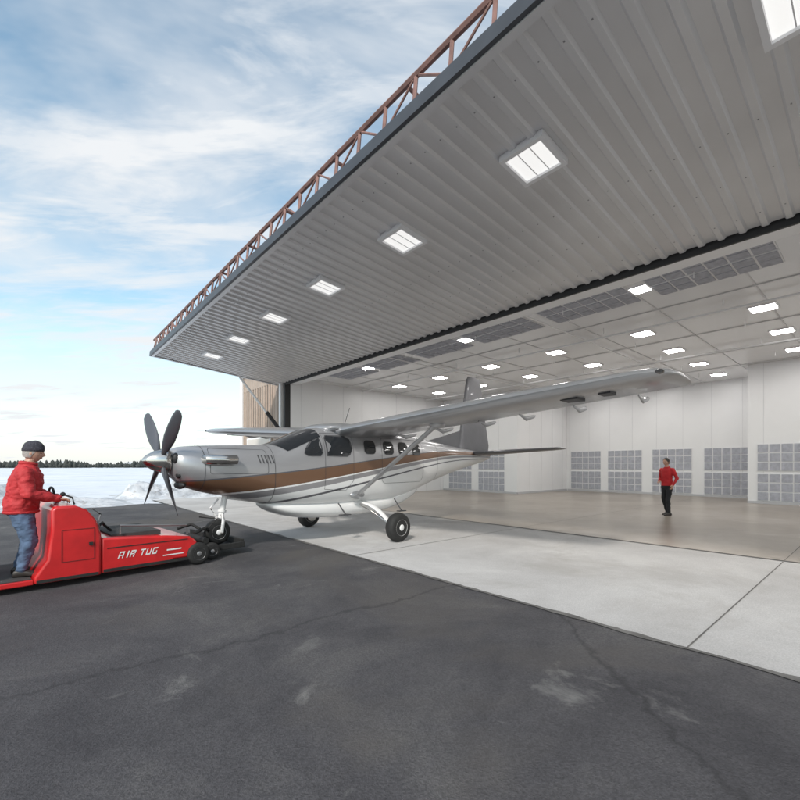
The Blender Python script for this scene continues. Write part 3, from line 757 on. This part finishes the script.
def hand(parent,wrist,direc,palmn,side,curl=.5,name='hand'):
    m=MB(); w_=Vector(wrist);d=Vector(direc).normalized();p=Vector(palmn);p=(p-d*p.dot(d)).normalized();s=d.cross(p).normalized()
    if s.dot(Vector(side))<0: s=-s
    R=[]
    for q,wd,tk in((-.02,.026,.022),(0,.028,.02),(.03,.038,.017),(.07,.042,.015),(.09,.038,.012)):
        R.append([w_+d*q+s*wd*math.cos(t)+p*tk*math.sin(t) for t in [2*math.pi*k/12 for k in range(12)]])
    m.rings(R,0)
    for i,(o,ln) in enumerate(((.031,.070),(.011,.080),(-.010,.074),(-.030,.058))):
        b=w_+d*.082+s*o; pts=[b-d*.015];ang=0;cur=b
        pts.append(cur)
        for k,fr in enumerate((.45,.32,.23)):
            ang+=curl*(.6+.25*k); dd=d*math.cos(ang)+p*math.sin(ang); cur=cur+dd*ln*fr; pts.append(cur)
        m.tube(pts,[.009,.0095,.0088,.008,.0062],0,8)
    b=w_+d*.02+s*.028; pts=[b,b+d*.025+s*.022+p*.008,b+d*.052+s*.028+p*.02,b+d*.072+s*.022+p*.03]
    m.tube(pts,[.013,.0115,.010,.007],0,8)
    return m.obj(name,M_skin,parent,smooth=70)
def body(parent,torso,J,E,mats,wr=1.,hem=.9,name='body'):
    """torso: ellipse rings (x,z,halfwidth y,halfdepth x); limbs: tapered capsules; fused by voxel remesh"""
    m=MB()
    m.rings([[(x+rx*math.cos(t),ry*math.sin(t),z) for t in [2*math.pi*k/32 for k in range(32)]] for x,z,ry,rx in torso],0)
    for a,b,_ in E: m.capsule(J[a][0],J[b][0],J[a][1],J[b][1])
    o=m.obj(name+'_src',[],None,smooth=0)
    r=o.modifiers.new('r','REMESH'); r.mode='VOXEL'; r.voxel_size=.014
    s=o.modifiers.new('s','SMOOTH'); s.factor=.5; s.iterations=4
    bpy.context.view_layer.update()
    dg=bpy.context.evaluated_depsgraph_get(); ev=bpy.data.meshes.new_from_object(o.evaluated_get(dg)); ev.name=name
    bpy.data.objects.remove(o)
    ev.materials.clear()
    for mm in mats: ev.materials.append(mm)
    segs=[(Vector(J[a][0]),Vector(J[b][0]),J[a][1],J[b][1],mi) for a,b,mi in E]
    for v in ev.vertices:
        q=noise.noise(v.co*13)*.008+noise.noise(Vector((v.co.x*18,v.co.y*18,v.co.z*45)))*.005
        v.co+=v.normal*q*wr
    for f in ev.polygons:
        p=f.center; best=(9,0)
        for a,b,ra,rb,mi in segs:
            ab=b-a; t=max(0,min(1,(p-a).dot(ab)/ab.length_squared)); d=(p-(a+ab*t)).length/(ra*(1-t)+rb*t)
            if d<best[0]: best=(d,mi)
        mi=best[1]
        if mi!=2 :
            mi = 0 if (p.z>hem or best[1]==0) else 1
        elif p.z<torso[-1][1]-.0: mi=0
        f.material_index=mi; f.use_smooth=True
    ob=bpy.data.objects.new(name,ev); scene.collection.objects.link(ob); ob.parent=parent
    return ob
def ring_tube(m,c,rx,ry,r,mi=0,tilt=0):
    pts=[(c[0]+rx*math.cos(t),c[1]+ry*math.sin(t),c[2]+tilt*math.cos(t)) for t in [6.2832*k/28 for k in range(29)]]
    m.tube(pts,r,mi,8)
def shoe(m,ank,yaw,mi=0):
    a=Vector(ank);d=Vector((math.cos(yaw),math.sin(yaw),0));s=Vector((-d.y,d.x,0));R=[]
    for q,wd,h in((-.085,.018,.05),(-.075,.034,.075),(-.03,.038,.10),(.03,.040,.095),(.09,.048,.065),(.15,.044,.05),(.185,.028,.035),(.195,.010,.02)):
        R.append([Vector((a.x,a.y,0))+d*q+s*wd*math.copysign(abs(math.cos(t))**.8,math.cos(t))+Vector((0,0,a.z-.085+h/2+h/2*math.copysign(abs(math.sin(t))**.8,math.sin(t)))) for t in [2*math.pi*k/12 for k in range(12)]])
    m.rings(R,mi)
E=[('nb','neck',2),('shL','elL',0),('elL','wrL',0),('shR','elR',0),('elR','wrR',0),('hipL','knL',1),('knL','anL',1),('hipR','knR',1),('knR','anR',1)]
# --- man in hangar
Hm=empty('man_in_red_shirt',(8.15,13.0,0),math.radians(200))
J={'nb':((.0,0,1.44),.058),'neck':((.015,0,1.53),.052),
'shL':((0,.178,1.385),.062),'elL':((-.06,.275,1.13),.048),'wrL':((.08,.25,.93),.034),
'shR':((0,-.178,1.385),.062),'elR':((-.05,-.265,1.12),.048),'wrR':((.17,-.13,1.03),.034),
'hipL':((0,.085,.87),.092),'knL':((.09,.10,.48),.066),'anL':((.06,.11,.10),.046),
'hipR':((0,-.085,.87),.092),'knR':((.0,-.10,.48),.066),'anR':((-.14,-.11,.10),.046)}
TR=[(0,.80,.13,.10),(0,.88,.175,.125),(0,.98,.165,.12),(0,1.10,.155,.115),(.01,1.25,.175,.125),(.01,1.36,.185,.115),(.005,1.42,.14,.09),(.0,1.47,.075,.065)]
body(Hm,TR,J,E,[M_reds,M_blk,M_skin],1.,.90)
head(Hm,(.035,0,1.625),0,math.radians(6),M_hairb)
hand(Hm,J['wrL'][0],(.35,-.05,-.9),(0,-1,0),(1,0,0),.45); hand(Hm,J['wrR'][0],(.9,.5,-.1),(0,.3,-1),(0,.2,1),.7)
m=MB(); shoe(m,(.06,.11,.085),0); shoe(m,(-.14,-.11,.085),0); m.obj('shoes',M_shoe,Hm)
m=MB(); ring_tube(m,(.002,0,1.472),.060,.066,.013,0,-.01); m.obj('shirt_collar',M_reds,Hm)
# --- tug driver
Dm=empty('tug_driver',(-4.74,5.33,.14),math.radians(36))
J={'nb':((.06,0,1.34),.06),'neck':((.085,0,1.43),.055),
'shL':((.05,.20,1.275),.088),'elL':((.10,.31,1.02),.070),'wrL':((.34,.22,.93),.046),
'shR':((.05,-.20,1.275),.088),'elR':((.10,-.31,1.01),.070),'wrR':((.37,-.20,.95),.046),
'hipL':((0,.095,.82),.115),'knL':((.07,.14,.44),.082),'anL':((-.03,.15,.10),.058),
'hipR':((0,-.095,.82),.115),'knR':((.09,-.14,.44),.082),'anR':((.02,-.15,.10),.058)}
TR=[(0,.74,.15,.12),(0,.78,.20,.16),(0,.88,.215,.175),(.02,1.0,.205,.17),(.05,1.15,.225,.175),(.055,1.27,.215,.155),(.06,1.34,.15,.11),(.065,1.39,.085,.08)]
body(Dm,TR,J,E,[M_redj,M_jean,M_skin],2.0,.775)
head(Dm,(.115,0,1.525),math.radians(-8),math.radians(8),M_hairg,hat=True)
hand(Dm,J['wrL'][0],(.9,-.1,-.1),(0,0,-1),(0,-1,0),.75); hand(Dm,J['wrR'][0],(.9,.1,-.1),(0,0,-1),(0,1,0),.75)
m=MB(); shoe(m,(-.03,.15,.085),.15); shoe(m,(.02,-.15,.085),-.1); m.obj('boots',M_shoe,Dm)
m=MB(); ring_tube(m,(0,0,.79),.165,.20,.018); ring_tube(m,(.068,0,1.392),.072,.078,.026,0,-.012); m.obj('jacket_hem',M_redj,Dm)
